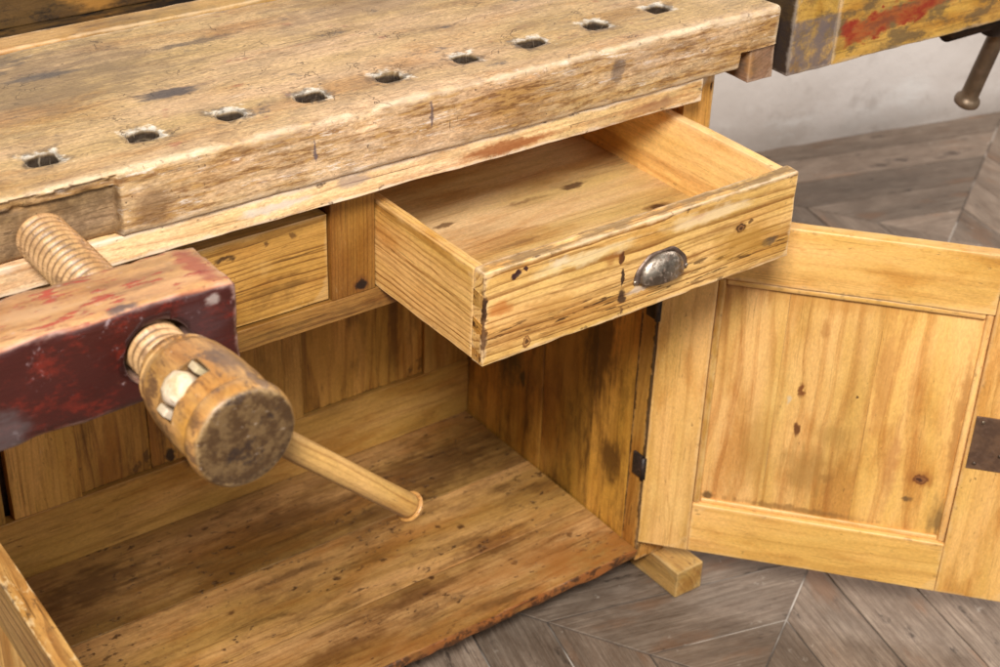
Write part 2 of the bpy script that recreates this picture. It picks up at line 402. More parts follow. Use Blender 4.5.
M_dfront = wood('drawer_front_pine', (.70,.49,.23), (.30,.15,.045), ring=.0085, ringmix=1.0, tone=.25, dirt=.3, dirtcol=(.25,.11,.03), edge=.6, edgecol=(.74,.57,.38), speck=.55, rough=.40, coat=.15, wild=.012, scr=.4, extra=dfront_extra,
    spots=[((.063,DY,.013),(.0075,.01,.0075),(.20,.085,.03),.85,.3), ((.063,DY,.013),(.0055,.01,.0055),(.48,.28,.11),.9,.3), ((.063,DY,.013),(.003,.01,.003),(.12,.055,.02),.8,.5), ((.392,DY,.067),(.013,.01,.011),(.24,.10,.03),.7,.6), ((.392,DY,.067),(.0095,.01,.008),(.07,.03,.015),.95,.3), ((.392,DY,.067),(.007,.01,.0058),(.33,.18,.08),.9,.3), ((.392,DY,.067),(.004,.01,.0035),K,.95,.4),
           ((.447,DY,.034),(.015,.01,.009),(.11,.085,.07),.75,.6), ((.408,DY,.071),(.004,.01,.004),K,.7), ((.198,DY,.082),(.006,.01,.010),(.12,.04,.015),.9,.5), ((.202,DY,.055),(.004,.01,.016),(.06,.03,.02),.9,.5),
           ((.204,DY,.028),(.008,.01,.014),(.07,.035,.025),.85,.6), ((.206,DY,.008),(.004,.01,.008),(.12,.06,.03),.7,.6), ((.230,DY,.030),(.022,.01,.005),(.62,.52,.42),.6,.6),
           ((.183,DY,.086),(.02,.01,.012),(.34,.14,.04),.55,.7), ((.043,DY,.107),(.009,.01,.0055),(.07,.025,.03),.95,.4), ((.058,DY,.110),(.005,.01,.004),(.07,.025,.03),.9,.4), ((.105,DY,.104),(.02,.01,.008),(.66,.60,.52),.4,.8),
           ((.001,DY,.06),(.0045,.006,.07),(.13,.06,.025),.85,.7), ((.001,DY,.075),(.006,.006,.02),(.07,.035,.018),.8,.8), ((.022,DY,.07),(.02,.01,.012),(.45,.17,.04),.6,.7), ((.32,DY,.103),(.018,.01,.006),(.38,.13,.05),.5,.7), ((.30,DY,.050),(.05,.01,.006),(.30,.14,.04),.5,.7), ((.40,DY,.045),(.08,.01,.03),(.46,.27,.07),.65,.9), ((.10,DY,.05),(.05,.01,.02),(.50,.28,.09),.5,.9), ((.14,DY,.098),(.10,.01,.012),(.74,.60,.38),.6,.9), ((.35,DY,.100),(.10,.01,.012),(.76,.60,.40),.6,.9)])
M_dbot = wood('drawer_bottom_pine', (.60,.44,.24), (.33,.18,.075), ring=.014, ringmix=.3, fibre=.55, lines=.3, tone=.25, dirt=.3, dirtcol=(.20,.11,.05), speck=.2, rough=.5, coat=.05, wild=.03, scr=.1,
    spots=[((.355,.062,.018),(.026,.009,.02),(.13,.065,.035),.8,.6), ((.412,-.050,.018),(.030,.018,.02),(.20,.10,.04),.75,.9), ((.412,-.050,.018),(.014,.009,.02),(.09,.04,.02),.8,.6),
           ((.143,.061,.018),(.020,.006,.02),(.16,.08,.035),.7,.6), ((.095,.095,.018),(.024,.007,.02),(.18,.09,.04),.7,.6), ((.27,.06,.018),(.05,.006,.02),(.20,.10,.045),.5,.8), ((.2,-.03,.018),(.06,.008,.02),(.24,.13,.06),.5,.8)])
M_inside = wood('cabinet_inner_pine', (.46,.28,.10), (.26,.115,.028), ring=.012, ringmix=.45, tone=.35, dirt=.55, dirtcol=(.11,.05,.015), speck=.35, rough=.45, coat=.15, wild=.03, scr=.15)
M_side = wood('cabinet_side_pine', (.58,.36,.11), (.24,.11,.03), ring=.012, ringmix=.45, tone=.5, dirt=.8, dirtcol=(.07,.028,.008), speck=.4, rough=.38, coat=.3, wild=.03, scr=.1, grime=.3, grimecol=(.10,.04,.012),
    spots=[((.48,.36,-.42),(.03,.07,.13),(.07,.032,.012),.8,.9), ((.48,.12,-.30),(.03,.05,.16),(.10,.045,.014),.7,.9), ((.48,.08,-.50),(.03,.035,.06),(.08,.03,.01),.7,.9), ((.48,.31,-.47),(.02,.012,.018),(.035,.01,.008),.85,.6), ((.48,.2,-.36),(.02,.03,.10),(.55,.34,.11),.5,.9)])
def shelf_extra(N, col, h, pos, wc, ed):
    s = N.sep(pos)
    n = N.noise(N.v('MULTIPLY', pos, (52, 105, 30)), 1, 4, .65)
    k = N.m('MULTIPLY', N.ramp(n, .60, .65), N.ramp(N.noise(N.v('MULTIPLY', pos, (8, 16, 5)), 1, 4), .42, .56))
    col = N.mix(N.m('MULTIPLY', k, .7), col, (.085,.042,.018))
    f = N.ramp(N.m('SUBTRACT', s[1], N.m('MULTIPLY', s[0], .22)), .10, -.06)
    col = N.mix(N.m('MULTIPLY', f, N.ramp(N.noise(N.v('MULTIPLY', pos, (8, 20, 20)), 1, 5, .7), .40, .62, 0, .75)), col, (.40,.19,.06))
    f2 = N.ramp(s[1], -.0005, -.004)
    col = N.mix(N.m('MULTIPLY', f2, .8), col, N.mix(N.ramp(N.noise(N.v('MULTIPLY', pos, (40, 40, 60)), 1, 5, .75), .45, .58), (.34,.145,.05), (.08,.035,.022)))
    return col, N.m('SUBTRACT', h, N.m('MULTIPLY', k, 1.5))
M_shelf = wood('stained_shaded_shelf_pine', (.51,.335,.155), (.26,.135,.05), ring=.012, ringmix=.4, tone=.45, dirt=.75, dirtcol=(.13,.065,.022), speck=.8, rough=.42, coat=.22, wild=.03, extra=shelf_extra, grime=.35, grimecol=(.17,.085,.035), scr=.2,
    spots=[((-.27,.39,-.6226),(.13,.05,.02),(.13,.065,.025),.65,.9), ((.33,.36,-.6226),(.16,.09,.02),(.10,.045,.015),.6,.9), ((.2,.30,-.6226),(.1,.04,.02),(.12,.055,.02),.5,.9), ((.08,.37,-.6226),(.12,.03,.02),(.14,.065,.022),.55,.9), ((-.05,.06,-.6226),(.16,.025,.02),(.17,.07,.02),.55,.9), ((.30,.13,-.6226),(.10,.03,.02),(.15,.06,.02),.5,.9), ((.0,.25,-.6226),(.12,.012,.02),(.12,.06,.025),.5,.9), ((.17,.12,-.6226),(.008,.006,.02),K,.8,.8), ((.05,.20,-.6226),(.009,.006,.02),K,.7,.8),  # the back-right spots also paint the shade of that corner
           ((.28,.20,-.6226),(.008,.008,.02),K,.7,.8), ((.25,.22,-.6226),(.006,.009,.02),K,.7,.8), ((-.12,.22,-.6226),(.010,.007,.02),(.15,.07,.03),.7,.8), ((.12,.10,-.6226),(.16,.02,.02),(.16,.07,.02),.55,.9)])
M_door = wood('waxed_door_pine', (.70,.47,.205), (.45,.25,.08), fibre=.35, lines=.35, ring=.015, ringmix=.4, tone=.2, dirt=.22, dirtcol=(.30,.15,.045), edge=.3, edgecol=(.76,.58,.36), speck=.45, rough=.40, coat=.2, wild=.02, scr=.15)
HA = math.radians(-49.2066); HX, HY = .4768, -.0039
DD = Vector((math.cos(HA), math.sin(HA), 0)); DN = Vector((-math.sin(HA), math.cos(HA), 0))
M_DOOR = Matrix(((DD.x, DN.x, 0, HX), (DD.y, DN.y, 0, HY), (0, 0, 1, 0), (0, 0, 0, 1)))
def dp(s, z, t=.012): return tuple(M_DOOR @ Vector((s, t, z)))
def door_spot(s, z, rs, rz, col, st, soft=.6):
    # ellipsoid radii: same radius in x and y keeps it round on the slanted door
    return (dp(s, z), (rs, rs, rz), col, st, soft)
M_dpanel = wood('waxed_door_panel_pine', (.71,.48,.215), (.46,.23,.07), fibre=.3, lines=.25, ring=.024, ringmix=.6, tone=.22, dirt=.22, dirtcol=(.34,.17,.05), speck=.3, rough=.38, coat=.25, wild=.035, scr=.15, knots=0.,
    spots=[door_spot(.405,-.415,.026,.020,(.42,.20,.06),.7,.9), door_spot(.405,-.415,.013,.010,(.22,.09,.035),.9,.3), door_spot(.405,-.415,.0095,.007,(.34,.17,.07),.9,.3), door_spot(.404,-.416,.006,.004,(.12,.05,.03),.9,.4), door_spot(.215,-.290,.006,.017,(.25,.10,.03),.9), door_spot(.218,-.36,.006,.014,(.20,.085,.03),.9),
           door_spot(.235,-.185,.008,.018,(.48,.26,.09),.6), door_spot(.20,-.31,.004,.010,(.62,.50,.34),.7), door_spot(.45,-.48,.03,.05,(.16,.10,.05),.6,.9), door_spot(.10,-.505,.010,.010,(.10,.06,.03),.7), door_spot(.27,-.44,.016,.012,(.36,.19,.06),.5,.8),
           door_spot(.295,-.29,.003,.004,K,.8), door_spot(.09,-.19,.012,.08,(.44,.24,.08),.5,.9), door_spot(.44,-.30,.012,.14,(.46,.24,.08),.6,.9), door_spot(.25,-.135,.16,.03,(.52,.28,.085),.45,.9), door_spot(.24,-.43,.05,.06,(.40,.24,.08),.6,.9), door_spot(.16,-.40,.03,.09,(.50,.31,.11),.5,.9), door_spot(.33,-.25,.018,.15,(.50,.25,.09),.45,.8), door_spot(.36,-.40,.012,.10,(.48,.24,.09),.5,.8), door_spot(.27,-.36,.04,.03,(.44,.27,.09),.5,.9), door_spot(.24,-.505,.14,.008,(.28,.16,.06),.6,.9), door_spot(.39,-.455,.012,.006,(.14,.09,.05),.7,.9)])
M_foot = wood('runner_wood', (.50,.34,.15), (.26,.14,.05), ring=.008, ringmix=.5, dirt=.4, dirtcol=(.13,.09,.04), edge=.3, edgecol=(.5,.4,.24), rough=.6)
M_tray = wood('grimy_shaded_tray_wood', (.16,.10,.04), (.10,.055,.02), ring=.010, ringmix=.4, tone=.6, dirt=.95, dirtcol=(.035,.022,.014), speck=.6, rough=.6, grime=1., grimecol=(.03,.02,.014),
    spots=[((-.10,.535,.225),(.06,.05,.03),(.42,.23,.065),.8,.7), ((-.28,.50,.2),(.14,.04,.03),(.03,.02,.014),.85,.8)])  # the dark spot paints the shade in the tray's back corner
M_tedge = wood('tray_edge_wood', (.56,.38,.19), (.33,.18,.07), ring=.008, ringmix=.35, tone=.3, dirt=.5, dirtcol=(.19,.10,.045), edge=.4, rough=.55, grime=.3)
M_jaw = wood('red_painted_jaw', (.50,.32,.17), (.30,.15,.07), ring=.009, ringmix=.35, tone=.3, dirt=.5, dirtcol=(.12,.06,.035), edge=.55, edgecol=(.62,.45,.36), speck=.5, rough=.42, coat=.15, grime=.2,
    extra=paint_extra((.085,.019,.016), (.19,.032,.02)), bump=.001, edgew=.007,
    spots=[((-.375,-.293,.215),(.04,.02,.04),(.12,.07,.065),.6,.9), ((-.36,-.293,.237),(.012,.02,.008),(.45,.37,.31),.7,.8), ((-.56,-.293,.17),(.03,.02,.03),(.15,.12,.11),.7,.9), ((-.52,-.25,.252),(.06,.02,.02),(.50,.33,.19),.6,.9),
           ((-.355,-.25,.25),(.015,.05,.02),(.30,.05,.04),.6,.8), ((-.445,-.285,.25),(.02,.008,.02),(.08,.07,.09),.7,.8)])
def end_extra(N, col, h, pos, wc, ed):
    s = N.sep(pos)
    n = N.noise(N.v('MULTIPLY', pos, (16, 20, 34)), 1, 6, .7)
    col = N.mix(N.ramp(n, .48, .60, 0, .7), col, (.17,.12,.075))
    # long red brush mark, running slightly uphill
    c = N.m('ADD', .196, N.m('MULTIPLY', N.m('SUBTRACT', s[0], .80), .12))
    d = N.m('ABSOLUTE', N.m('SUBTRACT', s[2], c))
    d = N.m('ADD', d, N.m('MULTIPLY', N.m('SUBTRACT', n, .5), .075))
    f = N.m('MULTIPLY', N.ramp(d, .020, .013), N.m('MULTIPLY', N.ramp(s[0], .735, .75), N.ramp(s[0], .985, .95)))
    col = N.mix(N.m('MULTIPLY', f, N.ramp(n, .35, .6, .95, .45)), col, (.32,.05,.03))
    lf = N.ramp(s[0], .722, .718)
    col = N.mix(N.m('MULTIPLY', N.m('MULTIPLY', lf, N.ramp(s[2], .232, .225)), N.ramp(N.noise(pos, 50, 5, .7), .35, .6, .3, .9)), col, (.22,.17,.15))
    col = N.mix(N.m('MULTIPLY', N.ramp(s[0], .638, .634), .85), col, (.06,.04,.03))
    return col, h
M_end = wood('ochre_painted_vise_block', (.52,.35,.12), (.30,.17,.055), ring=.010, ringmix=.3, tone=.35, dirt=.4, dirtcol=(.20,.11,.05), edge=.4, edgecol=(.5,.42,.34), rough=.5, grime=.25, extra=end_extra,
    spots=[((.74,-.045,.20),(.016,.02,.018),(.33,.05,.03),.8,.6)])
M_block = wood('dark_guide_block_wood', (.34,.22,.14), (.20,.11,.06), dirt=.6, grime=.5, edge=.5, edgecol=(.5,.38,.28), rough=.6, spots=[((.568,-.041,.18),(.01,.02,.03),(.42,.24,.10),.7,.9)])
def screw_extra(N, col, h, pos, wc, ed):
    s = N.sep(pos)
    rr = N.v('LENGTH', N.comb(N.m('SUBTRACT', s[0], -.416), 0, N.m('SUBTRACT', s[2], .2)), out=1)
    col = N.mix(N.m('MULTIPLY', N.ramp(rr, .0262, .0238), .85), col, (.13,.07,.03))
    n = N.noise(N.v('MULTIPLY', pos, (60, 40, 60)), 1, 6, .75)
    col = N.mix(N.m('MULTIPLY', N.ramp(n, .52, .62), .55), col, (.20,.12,.065))
    return col, h
M_screw = wood('turned_screw_wood', (.52,.36,.20), (.30,.18,.09), ring=.012, ringmix=.3, tone=.5, dirt=.7, dirtcol=(.22,.11,.05), speck=.3, rough=.45, coat=.1, grime=.15, extra=screw_extra)
def head_extra(N, col, h, pos, wc, ed):
    s = N.sep(pos)
    end = N.ramp(s[1], -.4515, -.4545)
    n = N.noise(pos, 70, 6, .75)
    e = N.mix(N.ramp(n, .42, .58), (.12,.068,.030), (.21,.135,.065))
    e = N.mix(N.m('MULTIPLY', N.ramp(N.noise(N.v('MULTIPLY', pos, (90, 90, 260)), 1, 5, .75), .62, .68), .7), e, (.55,.45,.36))
    e = N.mix(N.m('MULTIPLY', N.ramp(N.noise(N.v('ADD', pos, (2,2,2)), 40, 4, .7), .55, .65), .7), e, (.05,.03,.025))
    rr = N.v('LENGTH', N.comb(N.m('SUBTRACT', s[0], -.416), 0, N.m('SUBTRACT', s[2], .2)), out=1)
    e = N.mix(N.m('MULTIPLY', N.ramp(N.m('ADD', rr, N.m('MULTIPLY', N.m('SUBTRACT', n, .5), .016)), .0425, .0465), .65), e, (.42,.29,.15))
    body = N.noise(N.v('MULTIPLY', pos, (45, 28, 45)), 1, 7, .75)
    col = N.mix(N.m('MULTIPLY', N.ramp(body, .50, .60), .75), col, (.17,.10,.06))
    col = N.mix(N.m('MULTIPLY', N.ramp(body, .40, .32), .6), col, (.66,.55,.42))
    col = N.mix(end, col, e)
    return col, N.m('ADD', h, N.m('MULTIPLY', end, N.m('MULTIPLY', n, 2.5)))
M_head = wood('turned_head_wood', (.50,.32,.14), (.28,.14,.05), ring=.014, ringmix=.35, tone=.55, dirt=.75, dirtcol=(.14,.075,.04), speck=.5, rough=.36, coat=.35, grime=.35, grimecol=(.20,.12,.075), extra=head_extra, bump=.001,
    spots=[((-.45,-.43,.20),(.03,.02,.04),(.52,.29,.07),.7,.9), ((-.445,-.34,.225),(.03,.012,.03),(.56,.38,.20),.6,.9), ((-.40,-.40,.245),(.03,.03,.015),(.16,.095,.06),.7,.9)])
M_bar = wood('turned_bar_wood', (.58,.39,.19), (.34,.19,.08), ring=.006, ringmix=.6, dirt=.6, dirtcol=(.22,.12,.05), speck=.4, rough=.4, coat=.2)
M_barend = wood('pale_bar_end_wood', (.66,.54,.40), (.50,.35,.22), sat=1, ring=.008, ringmix=.2, dirt=.5, speck=.2, rough=.5)

def metal_mat(name, base, base2, rough, metal=1., rust=.4, scale=60):
    m, N = newmat(name); pos = N.n('ShaderNodeNewGeometry').outputs['Position']
    n = N.noise(pos, scale*2, 6, .7); n2 = N.noise(pos, scale*.6, 4, .6)
    col = N.mix(N.ramp(n2, .4, .6), base, base2)
    rf = N.m('MULTIPLY', N.ramp(n, .52, .62), rust)
    col = N.mix(rf, col, (.13,.07,.045))
    rg = N.m('ADD', rough, N.m('MULTIPLY', rf, .45))
    N.finish(col, rg, n, .5, metal=N.m('MULTIPLY', N.m('SUBTRACT', 1, rf), metal), dist=.0006)
    return m
M_pull = metal_mat('tarnished_pull_metal', (.46,.40,.33), (.25,.20,.16), .42, 1., .7, 110)
M_pullrim = metal_mat('rusty_pull_rim', (.22,.16,.13), (.12,.08,.06), .5, .7, .8, 90)
M_lock = metal_mat('brown_lock_plate', (.20,.115,.07), (.13,.075,.05), .5, .5, .5, 60)
M_hinge = metal_mat('black_hinge_iron', (.035,.03,.028), (.06,.045,.04), .45, .6, .4, 80)
M_ring = metal_mat('dull_ferrule_metal', (.22,.17,.12), (.12,.09,.07), .38, .9, .4, 90)
M_rod = metal_mat('oiled_steel_bar', (.18,.125,.08), (.11,.075,.048), .42, .5, .3, 25)
M_chip = wood('fresh_cut_wedge_wood', (.52,.42,.28), (.38,.27,.16), sat=1, ringmix=.2, dirt=.15, speck=.1, rough=.55)
def hinge(): pass

def floor_mat():
    m, N = newmat('old_grey_floor_planks')
    wc = N.attr('wc'); tn = N.attr('tone', 'Fac'); ed = N.attr('edge', 'Fac')
    big = N.noise(N.v('MULTIPLY', wc, (2, 8, 8)), 1, 5, .6)
    fib = N.noise(N.v('MULTIPLY', wc, (12, 420, 420)), 1, 5, .75)
    med = N.noise(N.v('MULTIPLY', wc, (12, 30, 30)), 1, 9, .82)
    s = N.sep(N.v('ADD', wc, N.v('SCALE', N.noise(N.v('MULTIPLY', wc, (3, 10, 10)), 1, 2, col=True), .05)))
    rg = N.m('FRACT', N.m('MULTIPLY', s[1], 75))
    late = N.m('MULTIPLY', N.ramp(rg, .3, .9), N.ramp(rg, 1, .9))
    col = N.mix(N.ramp(med, .3, .7), (.225,.175,.14), (.37,.31,.26))
    col = N.mix(N.m('MULTIPLY', late, .18), col, (.14,.095,.07))
    col = N.mix(N.ramp(fib, .42, .62, 0, .5), col, (.15,.115,.09))
    col = N.mix(N.ramp(N.noise(N.v('MULTIPLY', wc, (5, 15, 15)), 1, 4, .6), .55, .7, 0, .45), col, (.30,.175,.105))
    col = N.mix(N.ramp(N.noise(N.v('MULTIPLY', wc, (11, 34, 34)), 1, 5, .7), .60, .68, 0, .7), col, (.075,.058,.05))
    col = N.mix(N.ramp(N.noise(wc, 34, 5, .7), .64, .70, 0, .6), col, (.46,.42,.38))
    mul = N.m('ADD', N.m('ADD', .66, N.m('MULTIPLY', tn, .34)), N.m('MULTIPLY', N.m('SUBTRACT', big, .5), .8))
    col = N.mix(1, col, N.comb(mul, mul, mul), 'MULTIPLY')
    gm = N.n('ShaderNodeGamma'); N.put(gm.inputs[0], col); gm.inputs[1].default_value = 1.35
    col = N.mix(1, gm.outputs[0], (1.52,1.50,1.46), 'MULTIPLY')
    h = N.m('ADD', N.m('MULTIPLY', fib, .6), N.m('ADD', N.m('MULTIPLY', med, 2), N.m('MULTIPLY', late, -.4)))
    N.finish(col, N.ramp(med, .3, .7, .42, .62), h, .7, dist=.0012, spec=.35)
    return m
M_floor = floor_mat()
def gap_mat():
    m, N = newmat('dusty_floor_gaps'); pos = N.n('ShaderNodeNewGeometry').outputs['Position']
    col = N.mix(N.ramp(N.noise(pos, 4, 3), .50, .60), (.07,.055,.045), (.46,.41,.36))
    N.finish(col, .9, N.noise(pos, 90, 3), .5, dist=.001); return m
M_gap = gap_mat()
def plaster_mat():
    m, N = newmat('limewashed_plaster'); pos = N.n('ShaderNodeNewGeometry').outputs['Position']
    a = N.noise(pos, 1.6, 6, .62, .4); b = N.noise(N.v('MULTIPLY', pos, (3, 3, 7)), 1, 6, .7); c = N.noise(pos, 14, 5, .65)
    col = N.mix(N.ramp(a, .35, .65), (.56,.495,.45), (.70,.64,.60))
    col = N.mix(N.ramp(b, .5, .68, 0, .7), col, (.80,.77,.74))
    col = N.mix(N.ramp(c, .55, .75, 0, .4), col, (.33,.27,.23))
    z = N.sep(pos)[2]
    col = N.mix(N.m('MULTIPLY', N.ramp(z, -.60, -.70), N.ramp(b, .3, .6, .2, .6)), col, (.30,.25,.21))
    N.finish(col, .85, N.m('ADD', a, N.m('MULTIPLY', c, .4)), .6, dist=.012, spec=.2); return m
M_wall = plaster_mat()

# ------------------------------------------------------------------ the bench
bench = bpy.data.objects.new('workbench', None); COL.objects.link(bench); bench.location = BASE; bench['_o'] = list(BASE)
bench.empty_display_size = .2
bench['label'] = 'old worn pine carpenter workbench with open drawer, open cabinet doors and wooden vises'
bench['category'] = 'workbench'

def board(name, lo, hi, mat, parent=bench, **kw):
    return link(name, board_bm(lo, hi, **kw), mat, parent)

# benchtop with dog holes
def top_disp(p):
    x, y, z = p
    n = fbm((x*1.0, y*2, z*2), 6, 3)
    if z > .22:
        z += .0022*fbm((x, y*1.4, 0), 7, 4)
        for (hx, hy) in HOLES:
            d = math.hypot((x-hx)*.8, y-hy)
            if d < .05: z -= .0030*math.exp(-(d/.024)**2)
    if y < -.03:                                   # dents along the front arris
        if z > .235:
            k = max(0, fbm((x*1.0, 3.3, 0), 16, 3)-.12)
            y += .007*k; z -= .007*k
        y += .0009*fbm((x, 0, z*2), 14, 4)
        if z < .2 and x < .54: y -= .0006+.0003*fbm((x, 5, z), 9, 2)
    if y < .0 and x < -.334:
        t = min(1, (-.334-x)/.004)
        if z < .2405 and y < -.02: y += .012*t
        elif y < -.035 and z < .252: y += .006*t
    if x > .5415 and z < .2045: z = .2045+.001*n
    return Vector((x, y, z))
bm = board_bm((-.75,-.041,.181), (.612,.327,.2574), r=.0085, wear=.35, step=(.0065,.009,.0075), amp=.0006, seed=1, lines=((-.334,.5415),(),(.2405,.2045)), disp=top_disp)
# re-tag after displacement is done inside; build
top = link('benchtop', bm, M_top, bench)
cuts = []
for i, (hx, hy) in enumerate(HOLES):
    w = .0158+.0016*math.sin(i*2.3); d_ = .0125+.0012*math.cos(i*1.7)
    def cd(p, i=i, hx=hx, hy=hy):
        k = 1+.25*max(0, (p.z-.243)/.03)
        q = Vector((hx+(p.x-hx)*k, hy+(p.y-hy)*k, p.z))
        q.x += .0034*fbm((p.x+i, p.y, p.z), 70, 3); q.y += .0028*fbm((p.x, p.y+i, p.z), 60, 3)
        return q
    cuts.append(board_bm((hx-w, hy-d_, .150), (hx+w, hy+d_, .275), r=.0095, wear=.3, step=.004, amp=0, seed=20+i, disp=cd))
cb = merge(cuts)
wl = cb.verts.layers.float_vector['wc']; el = cb.verts.layers.float['edge']
for v in cb.verts: v[wl] = Vector((v.co.x, v.co.y+.05, v.co.z)); v[el] = .02
boolean_cut(top, cb)
at = top.data.attributes.new('hole', 'FLOAT_VECTOR', 'POINT'); hb = []
for v in top.data.vertices:
    q = v.co+Vector(top['_o']); h_ = min(HOLES, key=lambda h: abs(q.x-h[0]))
    hb += [q.x-h_[0], q.y-h_[1], abs(q.x-h_[0])]
at.data.foreach_set('vector', hb)

tr = board('tray_edge', (-.75,.331,.19), (.60,.372,.2585), M_tedge, r=.004, step=(.02,.02,.02), amp=.001, seed=2)
tf = link('tool_tray', merge([board_bm((-.75,.373,.185), (.60,.565,.20), r=.002, amp=.0005, seed=3, step=.03),
                              board_bm((-.75,.545,.2005), (.60,.575,.275), r=.003, amp=.0012, seed=4, step=.03)]), M_tray, bench)
board('top_rail', (-.60,-.035,.1485), (.4845,.02,.1800), M_rail, r=.0025, wear=.6, step=(.009,.012,.009), amp=.0008, seed=5,
      disp=lambda p: Vector((p.x, p.y, p.z+(.0010*fbm((p.x,0,0), 9, 3) if p.z < .155 else 0))))
def dvspots(): return [((-.022,0,.010),(.012,.012,.013),(.20,.09,.035),.8,.8), ((-.022,0,.010),(.008,.012,.009),(.045,.025,.018),.95,.5)]
M_div = wood('divider_pine', (.36,.215,.075), (.18,.08,.022), ring=.0045, ringmix=.6, tone=.2, dirt=.4, dirtcol=(.11,.06,.02), rough=.42, coat=.2, wild=.008, spots=dvspots(), scr=.1)
M_closed = wood('closed_drawer_pine', (.52,.33,.115), (.20,.095,.025), ring=.0065, ringmix=.8, tone=.25, dirt=.3, dirtcol=(.15,.08,.02), edge=.35, edgecol=(.62,.46,.27), rough=.38, coat=.3, wild=.012, speck=.5,
    spots=[((-.20,0,.095),(.02,.01,.0045),(.09,.045,.02),.85,.6), ((-.145,0,.10),(.005,.01,.006),K,.7), ((-.11,0,.10),(.007,.01,.006),(.16,.08,.03),.7), ((-.13,0,.035),(.05,.01,.03),(.17,.09,.025),.6,.9), ((-.15,0,.07),(.02,.01,.02),(.58,.40,.18),.5,.8)])
board('divider', (-.0629,.0005,-.001), (-.002,.03,.150), M_div, r=.0012, amp=.0003, seed=6, step=.02)
board('divider', (-.61,.0005,-.001), (-.545,.03,.150), M_div, r=.0012, amp=.0003, seed=7, step=.02)
board('lower_rail', (-.61,.0,-.0306), (.4835,.03,-.0015), wood('lower_rail_pine', (.36,.22,.08), (.17,.08,.025), ring=.004, ringmix=.6, dirt=.35, dirtcol=(.09,.05,.018), rough=.42, coat=.2, wild=.008), r=.0015, amp=.0005, seed=8, step=.02)
# closed drawer on the left
cd_ = board('drawer', (-.542,.0045,.001), (-.0655,.026,.1155), M_closed, r=.0022, amp=.0006, seed=9, step=.02)
link('drawer_body', merge([board_bm((-.538,.0265,.006), (-.526,.44,.105), seed=10, step=.05), board_bm((-.082,.0265,.006), (-.070,.44,.105), seed=11, step=.05),
     board_bm((-.5255,.0265,.008), (-.0825,.44,.015), seed=12, step=.06)]), M_drawer, cd_)

cd_['label'] = 'closed drawer to the left of the divider'
# posts
def post_disp(p):
    if p.z > -.029 and p.x < .486: p.x = .4878+(p.x-.4787)*.2
    return p
M_post = wood('corner_post_pine', (.52,.32,.12), (.26,.12,.03), ring=.008, ringmix=.45, tone=.3, dirt=.5, dirtcol=(.12,.06,.02), edge=.4, edgecol=(.60,.48,.33), rough=.4, coat=.2,
    spots=[((.4787,.001,-.33),(.02,.0045,.40),(.07,.04,.02),.8,.7), ((.4787,.036,-.33),(.02,.006,.40),(.06,.03,.015),.8,.5), ((.515,-.004,.16),(.03,.02,.014),(.60,.52,.42),.6,.8), ((.535,-.004,.145),(.004,.01,.008),K,.9), ((.483,.0,.135),(.006,.03,.05),(.12,.07,.04),.7,.8)])
board('corner_post', (.4787,.0,-.6495), (.541,.036,.1795), M_post, r=.003, amp=.0006, seed=13, step=(.02,.02,.02), lines=((),(),(-.03,)), disp=post_disp)
board('corner_post', (-.615,.0,-.6495), (-.5475,.036,-.0315), M_post, r=.003, amp=.0006, seed=14, step=.03)
board('corner_post', (.481,.486,-.6495), (.541,.53,.1795), M_post, r=.003, seed=15, step=.04)
board('corner_post', (-.615,.486,-.6495), (-.5475,.53,.1795), M_post, r=.003, seed=16, step=.04)
# side walls (vertical boards)
sb = [board_bm((.4800,.0362,-.6495),(.5005,.128,.1795), seed=17, r=.0015, step=.03), board_bm((.4812,.1285,-.6495),(.5005,.255,.1795), seed=18, r=.002, step=.03),
      board_bm((.4800,.256,-.6495),(.5005,.370,.1795), seed=19, r=.002, step=.03), board_bm((.4812,.3705,-.6495),(.5005,.4855,.1795), seed=41, r=.0015, step=.03)]
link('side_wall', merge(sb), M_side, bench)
sb = [board_bm((-.590,.0362,-.6495),(-.568,.25,.1795), seed=42, r=.0015, step=.03), board_bm((-.590,.2505,-.6495),(-.568,.4855,.1795), seed=43, r=.0015, step=.03)]
link('side_wall', merge(sb), M_side, bench)
# back wall: frame and sunk panels
YB = .462
fr = [board_bm((-.5675,YB,-.6225),(.4795,YB+.02,-.512), seed=44, r=.002, step=.03), board_bm((-.5675,YB,-.13),(.4795,YB+.02,-.02), seed=45, r=.002, step=.04),
      board_bm((.387,YB+.0008,-.5118),(.4795,YB+.02,-.1302), seed=46, r=.0015, step=.03), board_bm((.012,YB+.0008,-.5118),(.150,YB+.02,-.1302), seed=47, r=.0015, step=.03),
      board_bm((-.341,YB+.0008,-.5118),(-.235,YB+.02,-.1302), seed=48, r=.0015, step=.03), board_bm((-.5675,YB+.0008,-.5118),(-.354,YB+.02,-.1302), seed=49, r=.0015, step=.03)]
bw = link('back_frame', merge(fr), wood('back_frame_pine', (.58,.385,.155), (.30,.155,.05), ring=.010, ringmix=.4, tone=.3, dirt=.35, dirtcol=(.17,.085,.025), speck=.5, rough=.45, coat=.15,
        spots=[((-.05,.46,-.515),(.02,.02,.02),(.10,.05,.02),.7,.7)]), bench)
